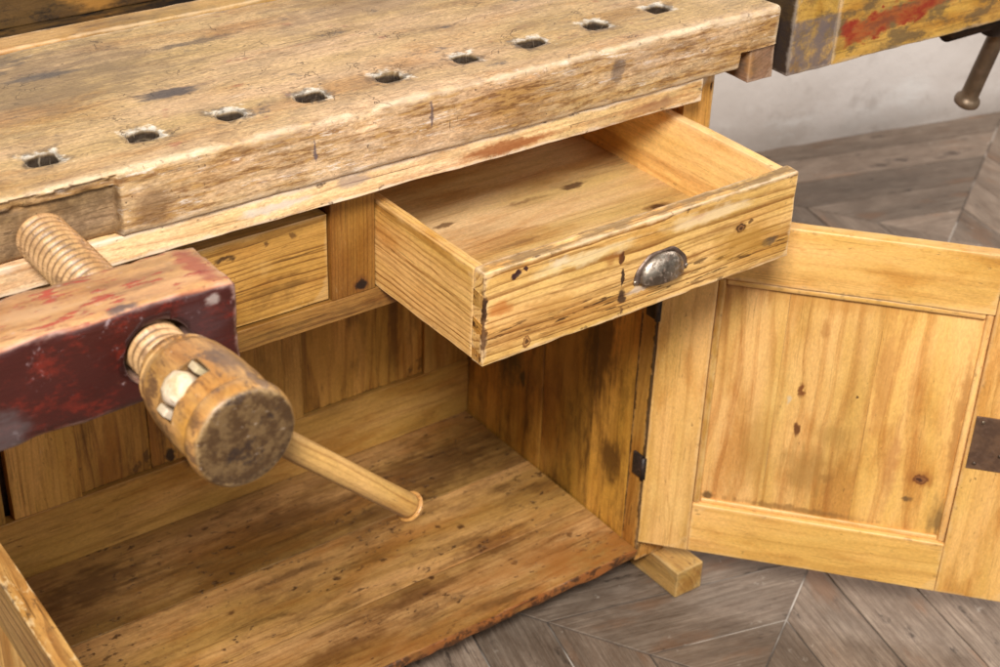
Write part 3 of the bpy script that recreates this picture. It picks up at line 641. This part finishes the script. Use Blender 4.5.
link('back_panel', merge([board_bm((.151,YB+.008,-.5112),(.386,YB+.016,-.131), seed=50, r=.001, step=.04), board_bm((-.234,YB+.008,-.5112),(-.118,YB+.016,-.131), seed=51, r=.001, step=.04),
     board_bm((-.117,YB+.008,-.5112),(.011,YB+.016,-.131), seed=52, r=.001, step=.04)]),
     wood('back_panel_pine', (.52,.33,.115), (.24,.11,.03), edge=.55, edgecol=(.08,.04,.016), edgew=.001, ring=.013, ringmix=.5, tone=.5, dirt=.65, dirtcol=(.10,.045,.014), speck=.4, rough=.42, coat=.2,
          spots=[((-.085,.47,-.498),(.010,.03,.016),(.045,.022,.012),.9,.5), ((.25,.47,-.30),(.02,.03,.12),(.11,.05,.015),.6,.9), ((.33,.47,-.4),(.015,.03,.14),(.12,.055,.018),.5,.9)]), bw)
board('dark_gap_backing', (-.56,.4835,-.62), (.47,.4855,.16), M_hinge, seed=53, step=.2, r=.0003, amp=0)  # added black sheet, stands for the darkness behind the frame gap

# shelf: three boards, chipped red-brown front edge
def shelf_disp(p):
    if p.y < .004:
        p.y += .0035*fbm((p.x, 0, p.z*2), 24, 3)+.003*max(0, fbm((p.x, 9, 0), 9, 2))
        if p.z > -.63: p.z -= .003*max(0, fbm((p.x, 2, 0), 18, 3))
    return p
sh = [board_bm((-.5675,-.004,-.6406),(.4783,.1255,-.6226), seed=54, r=.003, wear=1, step=(.008,.02,.006), amp=.0008, disp=shelf_disp),
      board_bm((-.5675,.1262,-.6406),(.4783,.2835,-.6229), seed=55, r=.0014, step=.03, amp=.0006),
      board_bm((-.5675,.2845,-.6406),(.4783,.4780,-.6228), seed=56, r=.0014, step=.03, amp=.0006)]
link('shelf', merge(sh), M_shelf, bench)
# runners
for x0 in (.5145, -.60):
    board('runner_foot', (x0,-.0626,FLOOR), (x0+.0546,.56,-.650), M_foot, r=.003, amp=.0008, seed=57+x0, step=(.015,.03,.015))

# drawer, pulled out
dr = link('drawer', merge([board_bm((.0,-.1985,.0005),(.0145,.245,.1175), seed=60, r=.0025, wear=.8, step=(.02,.012,.012), amp=.0007),
                           board_bm((.0147,.233,.019),(.4683,.2455,.113), seed=62, r=.002, step=.03)]), M_drawer, bench)
M_dright = wood('pale_drawer_side_pine', (.74,.52,.25), (.46,.25,.085), ring=.013, ringmix=.35, tone=.15, dirt=.15, dirtcol=(.30,.16,.05), edge=.35, edgecol=(.62,.50,.34), speck=.4, rough=.42, coat=.15, wild=.012, scr=.1, fibre=.4, lines=.3)
link('drawer_side', board_bm((.4685,-.1985,.0005),(.483,.245,.1175), seed=61, r=.0025, wear=.8, step=(.02,.012,.012), amp=.0007), M_dright, dr)
dr['label'] = 'open drawer pulled out of the bench'
link('drawer_bottom', board_bm((.0147,-.1985,.010),(.4683,.2328,.018), seed=63, r=.0008, step=.03, amp=.0004), M_dbot, dr)
def dfd(p):
    if p.z > .11: p.z += .0012*fbm((p.x, 0, 0), 12, 3)
    if p.z < .006: p.z += .0025*fbm((p.x, 4, 0), 7, 3)
    return p
link('drawer_front', board_bm((-.0002,-.220,.0),(.4845,-.1988,.1200), seed=64, r=.0038, wear=1, step=(.009,.009,.008), amp=.0010, disp=dfd), M_dfront, dr)
# dovetails seen on the left side of the drawer
dt = []
for k, z in enumerate((.012, .047, .083)):
    b = bmesh.new(); h1, h2 = .0075, .0105
    if k == 0: h1 = h2 = .009
    pts = [(-.0006,-.2175,z-h1),(-.0006,-.2175,z+h1),(-.0006,-.200,z+h2),(-.0006,-.200,z-h2)]
    vs = [b.verts.new(q) for q in pts]+[b.verts.new((.004, q[1], q[2])) for q in pts]
    for f in ((0,1,2,3),(7,6,5,4),(0,4,5,1),(1,5,6,2),(2,6,7,3),(3,7,4,0)): b.faces.new([vs[i] for i in f])
    tag_wood(b, (-.01,-.22,z-.012), (.01,-.20,z+.012), 65+k, axis=0); dt.append(b)
link('dovetail', merge(dt), wood('dovetail_end_grain', (.60,.40,.17), (.26,.13,.045), ring=.003, ringmix=.7, dirt=.6, dirtcol=(.10,.05,.02), edge=.9, edgecol=(.10,.05,.02), edgew=.0022, rough=.55), dr, smooth=False)

# cup pull: rim plate and domed shell open below
def pull_shell(cx, cz, a, b, depth):
    bm = bmesh.new(); nu, nv = 48, 20; g = []
    for i in range(nu+1):
        th = math.pi*i/nu; sn = max(math.sin(th), 0)
        row = []
        for j in range(nv+1):
            ps = math.radians(104)*j/nv
            x = cx+a*math.cos(th); z = cz+b*sn**.85*math.cos(ps)*(1 if ps < math.pi/2 else .5); y = DY-.0012-depth*sn**.8*math.sin(ps)
            row.append(bm.verts.new((x, y+.0003*fbm((x, z, 1), 120, 2), z)))
        g.append(row)
    for i in range(nu):
        for j in range(nv):
            bm.faces.new((g[i][j], g[i+1][j], g[i+1][j+1], g[i][j+1]))
    bmesh.ops.remove_doubles(bm, verts=bm.verts, dist=1e-5)
    bmesh.ops.solidify(bm, geom=bm.faces[:], thickness=.0012)
    return bm
PCX, PCZ = .262, .0405
hp = link('cup_pull', pull_shell(PCX, PCZ, .0345, .0315, .0145), M_pull, dr)
rim = bmesh.new(); n = 40; outer = []; inner = []
for side, y in ((0, DY-.0022), (1, DY+.001)):
    ro, ri = [], []
    for i in range(n+1):
        u = math.pi*i/n
        w = 1+.035*math.sin(u*7)*math.sin(u)
        ro.append(rim.verts.new((PCX+.0415*w*math.cos(u), y, PCZ-.002+.0370*w*abs(math.sin(u))**.8)))
        ri.append(rim.verts.new((PCX+.0330*math.cos(u), y, PCZ-.002+.0320*abs(math.sin(u))**.8)))
    outer.append(ro); inner.append(ri)
for i in range(n):
    rim.faces.new((outer[0][i], outer[0][i+1], inner[0][i+1], inner[0][i]))
    rim.faces.new((outer[0][i], outer[1][i], outer[1][i+1], outer[0][i+1]))
    rim.faces.new((inner[0][i], inner[0][i+1], inner[1][i+1], inner[1][i]))
link('pull_rim', rim, M_pullrim, dr)
for sx in (-.0405, .0405):
    link('screw_head', lathe_bm((PCX+sx, DY-.0015, PCZ+.002), (0,-1,0), [(0,.0028),(.0010,.0026),(.0018,.0015),(.0019,.0002)], 16), M_pull, dr)

# ------------------------------------------------------------------ doors
def make_door(M, width, zt, zb, wl_, wr, top, bot, seed, mat, pmat, thick=.022):
    rails = [board_bm((0,0,zb),(wl_,thick,zt), seed=seed, r=.0025, step=.025, amp=.0005, M=M),
             board_bm((width-wr,0,zb),(width,thick,zt), seed=seed+1, r=.0025, step=.025, amp=.0005, M=M),
             board_bm((wl_+.0004,.0004,zt-top),(width-wr-.0004,thick,zt), seed=seed+2, r=.0025, step=.02, amp=.0006, M=M),
             board_bm((wl_+.0004,.0004,zb),(width-wr-.0004,thick,zb+bot), seed=seed+3, r=.0025, step=.02, amp=.0006, M=M)]
    d = link('door', merge(rails), mat, bench)
    pz0, pz1 = zb+bot, zt-top; ps0, ps1 = wl_, width-wr
    pn = []
    e = [ps0+.001, ps0+(ps1-ps0)*.27, ps0+(ps1-ps0)*.62, ps1-.001]
    for i in range(3):
        pn.append(board_bm((e[i]+.0001,.0125,pz0-.003),(e[i+1]-.0001,thick-.004,pz1+.003), seed=seed+4+i*.37, r=.0005, step=.03, amp=.0004, M=M))
    link('door_panel', merge(pn), pmat, d)
    ml = []
    w = .011
    def bead(a, b, z0, z1, sd, t0=.0035): 
        def dsp(p, a=a, b=b, z0=z0, z1=z1):
            return p
        return board_bm((a, t0, z0), (b, .0135, z1), seed=sd, r=.0048, wear=.2, step=.02, amp=.0003, M=M)
    ml.append(bead(ps0+.0004, ps0+w, pz0+.0004, pz1-.0004, seed+8)); ml.append(bead(ps1-w, ps1-.0004, pz0+.0004, pz1-.0004, seed+9))
    ml.append(bead(ps0+w+.0003, ps1-w-.0003, pz0+.0004, pz0+w*.7, seed+10, .0075)); ml.append(bead(ps0+w+.0003, ps1-w-.0003, pz1-w, pz1-.0004, seed+11))
    link('panel_moulding', merge(ml), mat, d)
    return d
rd = make_door(M_DOOR, .565, -.0279, -.6073, .078, .108, .092, .090, 70, M_door, M_dpanel)
# lock plate and hinges
lk = board_bm((.4615,-.0022,-.373),(.535,.004,-.283), seed=90, r=.001, step=.02, amp=.0004, M=M_DOOR)
lp = link('lock_plate', lk, M_lock, rd, smooth=False)
for s_, z_ in ((.472,-.292),(.472,-.363),(.505,-.318),(.505,-.345)):
    o_ = M_DOOR @ Vector((s_, -.0020, z_))
    link('rivet', lathe_bm(o_, -DN, [(0,.0030),(.0008,.0028),(.0014,.0012),(.0015,.0002)], 14), M_ring, lp)
for z0, z1 in ((-.203,-.125), (-.486,-.446)):
    b1 = board_bm((-.0012,-.0012,z0),(.0025,.0035,z1), seed=91, r=.0008, step=.02, amp=.0004, M=M_DOOR)
    b2 = lathe_bm(M_DOOR @ Vector((-.003,-.0005,z0)), (0,0,1), [(0,.0034),(z1-z0,.0034)], 16)
    b3 = board_bm((.4745,-.001,z0),(.4788,.022,z1), seed=92, r=.0006, step=.02, amp=.0003)
    link('hinge', merge([b1, b2, b3]), M_hinge, rd)

# left door, swung out just past square
LA = math.radians(-91.33); LX = -.5463
LDv = Vector((math.cos(LA), math.sin(LA), 0)); LN = Vector((-math.sin(LA), math.cos(LA), 0))   # LN points +X
M_L = Matrix(((LDv.x, -LN.x, 0, LX), (LDv.y, -LN.y, 0, 0), (0, 0, 1, 0), (0, 0, 0, 1)))
M_door2 = wood('left_door_pine', (.50,.33,.14), (.20,.10,.03), ring=.0065, ringmix=.9, tone=.3, dirt=.3, dirtcol=(.13,.07,.02), edge=.55, edgecol=(.62,.48,.30), rough=.4, coat=.2, speck=.4, wild=.03, edgew=.0015)
ldo = make_door(M_L, .565, -.0279, -.6073, .078, .078, .075, .090, 100, M_door2, M_dpanel)

# ------------------------------------------------------------------ front vise
AX, AZ = -.416, .200
def jaw_disp(p):
    if p.x > -.36 and p.z > .23: p.z -= .004*(p.x+.36)/.025
    p.y += .0015*fbm((p.x, 0, p.z), 10, 3) if p.y < -.27 else 0
    return p
jw = link('vise_jaw', board_bm((-.80,-.293,.150),(-.335,-.208,.2525), r=.013, wear=.8, step=(.009,.009,.009), amp=.001, seed=120, disp=jaw_disp), M_jaw, bench)
cyl = lathe_bm((AX,-.33,AZ), (0,1,0), [(0,.0335),(.16,.0335)], 48)
wl = cyl.verts.layers.float_vector['wc']
boolean_cut(jw, cyl)
PITCH = .0112
def thr(t, th, r):
    f = ((t/PITCH)+th/(2*math.pi)) % 1.0
    k = .5-.5*math.cos(2*math.pi*f)
    return r*(1+.012*fbm((t, math.cos(th)*.03, math.sin(th)*.03), 30, 3))-.0046*(1-k**.5)
scw = link('vise_screw', lathe_bm((AX,-.320,AZ), (0,1,0), [(i*.0011,.0276) for i in range(0, 276)], 64, rfun=thr, seed=2), M_screw, bench)
prof = [(-.002,.0265),(0,.0300),(.002,.0325),(.005,.0335),(.0068,.0320),(.0078,.0305),(.0090,.0325),(.0105,.0368),(.015,.0392),(.0168,.0390),(.0178,.0372),(.0190,.0388),(.0225,.0398),(.030,.0425),(.048,.0448),(.066,.0462),(.085,.0465),(.100,.0460),(.108,.0450),(.111,.0440),
        (.1135,.0458),(.117,.0478),(.123,.0488),(.129,.0482),(.1325,.0468),(.1348,.0440),(.1356,.035),(.1358,.02),(.1359,.001)]
def hr(t, th, r): return r*(1+.010*fbm((t, math.cos(th)*.05, math.sin(th)*.05), 22, 3)+.006*fbm((t*.5, math.cos(th)*.05, math.sin(th)*.05), 90, 2))
hd = link('screw_head', lathe_bm((AX,-.320,AZ), (0,-1,0), fine(prof, .0025), 96, rfun=hr, seed=3), M_head, scw)
BD = Vector((.7222,0,-.6917)); BC = Vector((AX,-.397,AZ))          # bar direction, bar centre in the head
CD = Vector((.6917,0,.7222))                                       # around the head, across the bar
Mh = Matrix(((CD.x, 0, BD.x, BC.x), (CD.y, 1, BD.y, BC.y), (CD.z, 0, BD.z, BC.z), (0,0,0,1)))
cut = board_bm((-.027,-.0118,-.08),(.027,.0118,.08), r=.003, step=.01, amp=.0012, seed=121, M=Mh)
boolean_cut(hd, cut)
def br(t, th, r): return r*(1+.02*fbm((t, math.cos(th)*.02, math.sin(th)*.02), 14, 3))
bar = link('handle_bar', lathe_bm(BC-BD*.040, BD, fine([(0,.0105),(.02,.0110),(.06,.0125),(.12,.0130),(.20,.0128),(.27,.0124),(.318,.0130)], .006), 32, rfun=br, seed=5), M_bar, scw)
link('ferrule', lathe_bm(BC+BD*.276, BD, [(0,.0130),(.0006,.0148),(.0012,.0158),(.0030,.0158),(.0042,.0148),(.0050,.0136),(.0060,.0125)], 32), M_bar, scw)
link('bar_end', lathe_bm(BC+BD*.279, BD, [(0,.0125),(.004,.0128),(.0075,.0105),(.009,.006),(.0094,.0005)], 24, seed=7), M_bar, scw)
link('bar_end', lathe_bm(BC-BD*.024, -BD, [(0,.0110),(.004,.0142),(.010,.0160),(.020,.0160),(.0255,.0140),(.0285,.0100),(.0295,.005),(.0298,.0004)], 24, seed=8,
     rfun=lambda t, th, r: r*(math.cos(math.pi/8)/math.cos((th % (math.pi/4))-math.pi/8))*1.02), M_barend, scw)
for sgn in (-1, 1):
    b = board_bm((sgn*.0222-.0034,-.0060,-.0435),(sgn*.0222+.0034,.0070,.02), r=.0015, step=.01, amp=.0008, seed=130+sgn, M=Mh)
    link('wedge', b, M_chip, scw)

# ------------------------------------------------------------------ end vise (right)
Mr = Matrix.Translation((.633,0,.15)) @ Matrix.Rotation(math.radians(.75), 4, 'Y') @ Matrix.Translation((-.633,0,-.15))
ej = link('end_vise_block', merge([board_bm((.633,-.043,.153),(.7195,.14,.268), r=.004, wear=1, step=.012, amp=.0014, seed=140, M=Mr),
      board_bm((.7200,-.0445,.153),(1.145,.14,.268), r=.004, wear=1, step=.012, amp=.0014, seed=141, M=Mr)]), M_end, bench)
board('guide_block', (.566,-.036,.155), (.612,.14,.2035), M_block, r=.004, wear=1, step=.012, amp=.001, seed=142)
es = link('end_vise_screw', lathe_bm((1.05,.022,.115), (1,0,0), [(0,.016),(.10,.016),(.101,.026),(.115,.030),(.185,.030),(.20,.026),(.205,.010)], 32), M_hinge, bench)
b0 = Vector((1.2,.022,.125)); b1 = Vector((1.2,.068,-.052)); bd = (b1-b0).normalized(); Lb = (b1-b0).length
link('end_vise_bar', lathe_bm(b0-bd*.10, bd, fine([(0,.002),(.001,.018),(.006,.021),(.018,.021),(.024,.0150),(.03,.0135),(Lb+.084,.0150),(Lb+.088,.0175),(Lb+.091,.0205),(Lb+.096,.0215),(Lb+.101,.0205),(Lb+.105,.015),(Lb+.106,.001)], .01), 32,
     rfun=lambda t, th, r: r*(1+.03*fbm((t, math.cos(th)*.02, math.sin(th)*.02), 12, 2))), M_rod, es)

# ------------------------------------------------------------------ floor
def clip(poly, nx, ny, d):
    out = []
    for i in range(len(poly)):
        a = poly[i]; b = poly[(i+1) % len(poly)]
        da = a[0]*nx+a[1]*ny-d; db = b[0]*nx+b[1]*ny-d
        if da <= 0: out.append(a)
        if (da < 0 < db) or (db < 0 < da):
            t = da/(da-db); out.append((a[0]+(b[0]-a[0])*t, a[1]+(b[1]-a[1])*t))
    return out
def floor_bm():
    bm = bmesh.new(); wl = bm.verts.layers.float_vector.new('wc'); el = bm.verts.layers.float.new('edge'); tl = bm.verts.layers.float.new('tone')
    S = Vector((math.cos(math.radians(30)), math.sin(math.radians(30)))); Nn = Vector((S.y, -S.x))
    cs0, cn0, P, w, g = .275, .486, 1.61, .169, .0013
    H = P/2; rn = random.Random(3)
    for ci in range(-3, 5):
        for cj in range(-3, 5):
            cs, cn = cs0+ci*P, cn0+cj*P
            c = S*cs+Nn*cn
            if not (-2.5 < c.x < 6.5 and -3.5 < c.y < 4.0): continue
            for qs in (-1, 1):
                for qn in (-1, 1):
                    k = 0
                    while k*w < 2*H:
                        poly = [(0,0),(H,0),(H,H),(0,H)]
                        poly = clip(poly, -1, 0, -g); poly = clip(poly, 0, -1, -g); poly = clip(poly, 1, 0, H-g); poly = clip(poly, 0, 1, H-g)
                        r2 = math.sqrt(2)
                        if k: poly = clip(poly, -1, -1, -(k*w+g*r2))
                        poly = clip(poly, 1, 1, (k+1)*w-g*r2) if len(poly) > 2 else []
                        k += 1
                        if len(poly) < 3: continue
                        cl = [poly[0]]
                        for q in poly[1:]:
                            if math.hypot(q[0]-cl[-1][0], q[1]-cl[-1][1]) > .001: cl.append(q)
                        if math.hypot(cl[0][0]-cl[-1][0], cl[0][1]-cl[-1][1]) < .001: cl.pop()
                        if len(cl) < 3: continue
                        W2 = [S*(cs+qs*a)+Nn*(cn+qn*b) for a, b in cl]
                        gd = (S*qs-Nn*qn).normalized(); gn = Vector((-gd.y, gd.x))
                        off = Vector((rn.uniform(-20, 20), rn.uniform(-9, 9), rn.uniform(-3, 3))); tone = rn.random(); dz = rn.uniform(-.0006, .0006)
                        cen = sum(W2, Vector((0,0)))/len(W2)
                        def mk(p, z):
                            v = bm.verts.new((p.x, p.y, z)); v[wl] = Vector((p.dot(gd), p.dot(gn), z))+off; v[el] = .02; v[tl] = tone; return v
                        inn = [p+(cen-p).normalized()*.0022 for p in W2]
                        t_ = [mk(p, FLOOR-.0002+dz) for p in inn]; m_ = [mk(p, FLOOR-.0012+dz) for p in W2]; b_ = [mk(p, FLOOR-.006) for p in W2]
                        bm.faces.new(t_)
                        for i in range(len(t_)):
                            j = (i+1) % len(t_)
                            bm.faces.new((m_[i], m_[j], t_[j], t_[i])); bm.faces.new((b_[i], b_[j], m_[j], m_[i]))
    for f in bm.faces: f.material_index = 0
    f = [bm.verts.new((x, y, FLOOR-.0020)) for x, y in ((-5,-6),(9,-6),(9,7),(-5,7))]
    bf = bm.faces.new(f); bf.material_index = 1
    for fc in bm.faces:
        if fc.normal.z < 0 and len(fc.verts) > 0 and abs(fc.normal.z) > .9: fc.normal_flip()
    return bm
def plain(name, bm, mats, smooth=False):
    me = bpy.data.meshes.new(name); bm.normal_update()
    for fc in bm.faces:
        if fc.normal.z < -.5: fc.normal_flip()
    bm.to_mesh(me); bm.free()
    for m in mats: me.materials.append(m)
    o = bpy.data.objects.new(name, me); COL.objects.link(o); o['kind'] = 'structure'; return o
plain('floor', floor_bm(), [M_floor, M_gap])
# wall: runs slightly askew to the bench; ragged lower edge
wb = bmesh.new(); A0 = Vector((1.832,1.105)); dw = Vector((2.57-1.832, .934-1.105)).normalized(); nw = Vector((-dw.y, dw.x))
cols = []
for i in range(161):
    t = -5+10*i/160; p = A0+dw*t
    zb = FLOOR-.004
    row = []
    for j in range(41):
        z = zb+3.2*(j/40)**1.6
        off = .006*fbm((p.x, p.y, z), 1.5, 3)
        if j == 0: off += .006*fbm((p.x, p.y, 3), 9, 3)
        row.append(wb.verts.new((p.x+nw.x*off, p.y+nw.y*off, z)))
    cols.append(row)
for i in range(160):
    for j in range(40): wb.faces.new((cols[i][j], cols[i+1][j], cols[i+1][j+1], cols[i][j+1]))
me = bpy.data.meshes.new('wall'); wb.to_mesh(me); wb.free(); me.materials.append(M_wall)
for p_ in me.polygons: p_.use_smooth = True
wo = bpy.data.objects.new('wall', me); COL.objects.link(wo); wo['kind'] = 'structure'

for o in bpy.data.objects:
    if '_o' in o: del o['_o']

# ------------------------------------------------------------------ camera
az, pt, ro = math.radians(-37.43576), math.radians(-31.18358), math.radians(2.16480)
fw = Vector((-math.sin(az)*math.cos(pt), math.cos(az)*math.cos(pt), math.sin(pt)))
rt = Vector((math.cos(az), math.sin(az), 0)); up = rt.cross(fw)
r2 = rt*math.cos(ro)+up*math.sin(ro); u2 = -rt*math.sin(ro)+up*math.cos(ro)
cd = bpy.data.cameras.new('camera'); cam = bpy.data.objects.new('camera', cd); COL.objects.link(cam)
C0 = Vector((-.90806564,-1.4371717,.96454091))
cam.matrix_world = Matrix(((r2.x,u2.x,-fw.x,C0.x),(r2.y,u2.y,-fw.y,C0.y),(r2.z,u2.z,-fw.z,C0.z),(0,0,0,1)))
cd.sensor_width = 36; cd.lens = 1592.9248*36/1000; cd.clip_end = 60
cd.dof.use_dof = True; cd.dof.focus_distance = 1.86; cd.dof.aperture_fstop = 7.5
sc.camera = cam

# ------------------------------------------------------------------ lamps
def area(name, loc, target, size, power, col):
    l = bpy.data.lights.new(name, 'AREA'); l.shape = 'RECTANGLE'; l.size = size[0]; l.size_y = size[1]; l.energy = power; l.color = col
    o = bpy.data.objects.new(name, l); COL.objects.link(o); o.location = loc
    o.rotation_euler = (Vector(target)-Vector(loc)).to_track_quat('-Z', 'Y').to_euler(); return o
area('soft_area', (-1.6,-2.1,2.45), (.1,.0,-.1), (.8,.8), 212, (1,.965,.90))
area('soft_area', (.9,-2.9,1.6), (.2,.2,.0), (1.2,.8), 34, (1,.97,.92))
area('soft_area', (2.6,-.3,1.9), (2.3,1.0,-.1), (1.0,1.0), 54, (1,.96,.93))  # added fill aimed at the wall to brighten the background
w = bpy.data.worlds.new('World'); sc.world = w; w.use_nodes = True
w.node_tree.nodes['Background'].inputs[0].default_value = (1.0,.97,.95,1); w.node_tree.nodes['Background'].inputs[1].default_value = .065
sc.view_settings.view_transform = 'Standard'; sc.view_settings.look = 'None'; sc.view_settings.exposure = 0; sc.view_settings.gamma = 1
sc.render.engine = 'CYCLES'
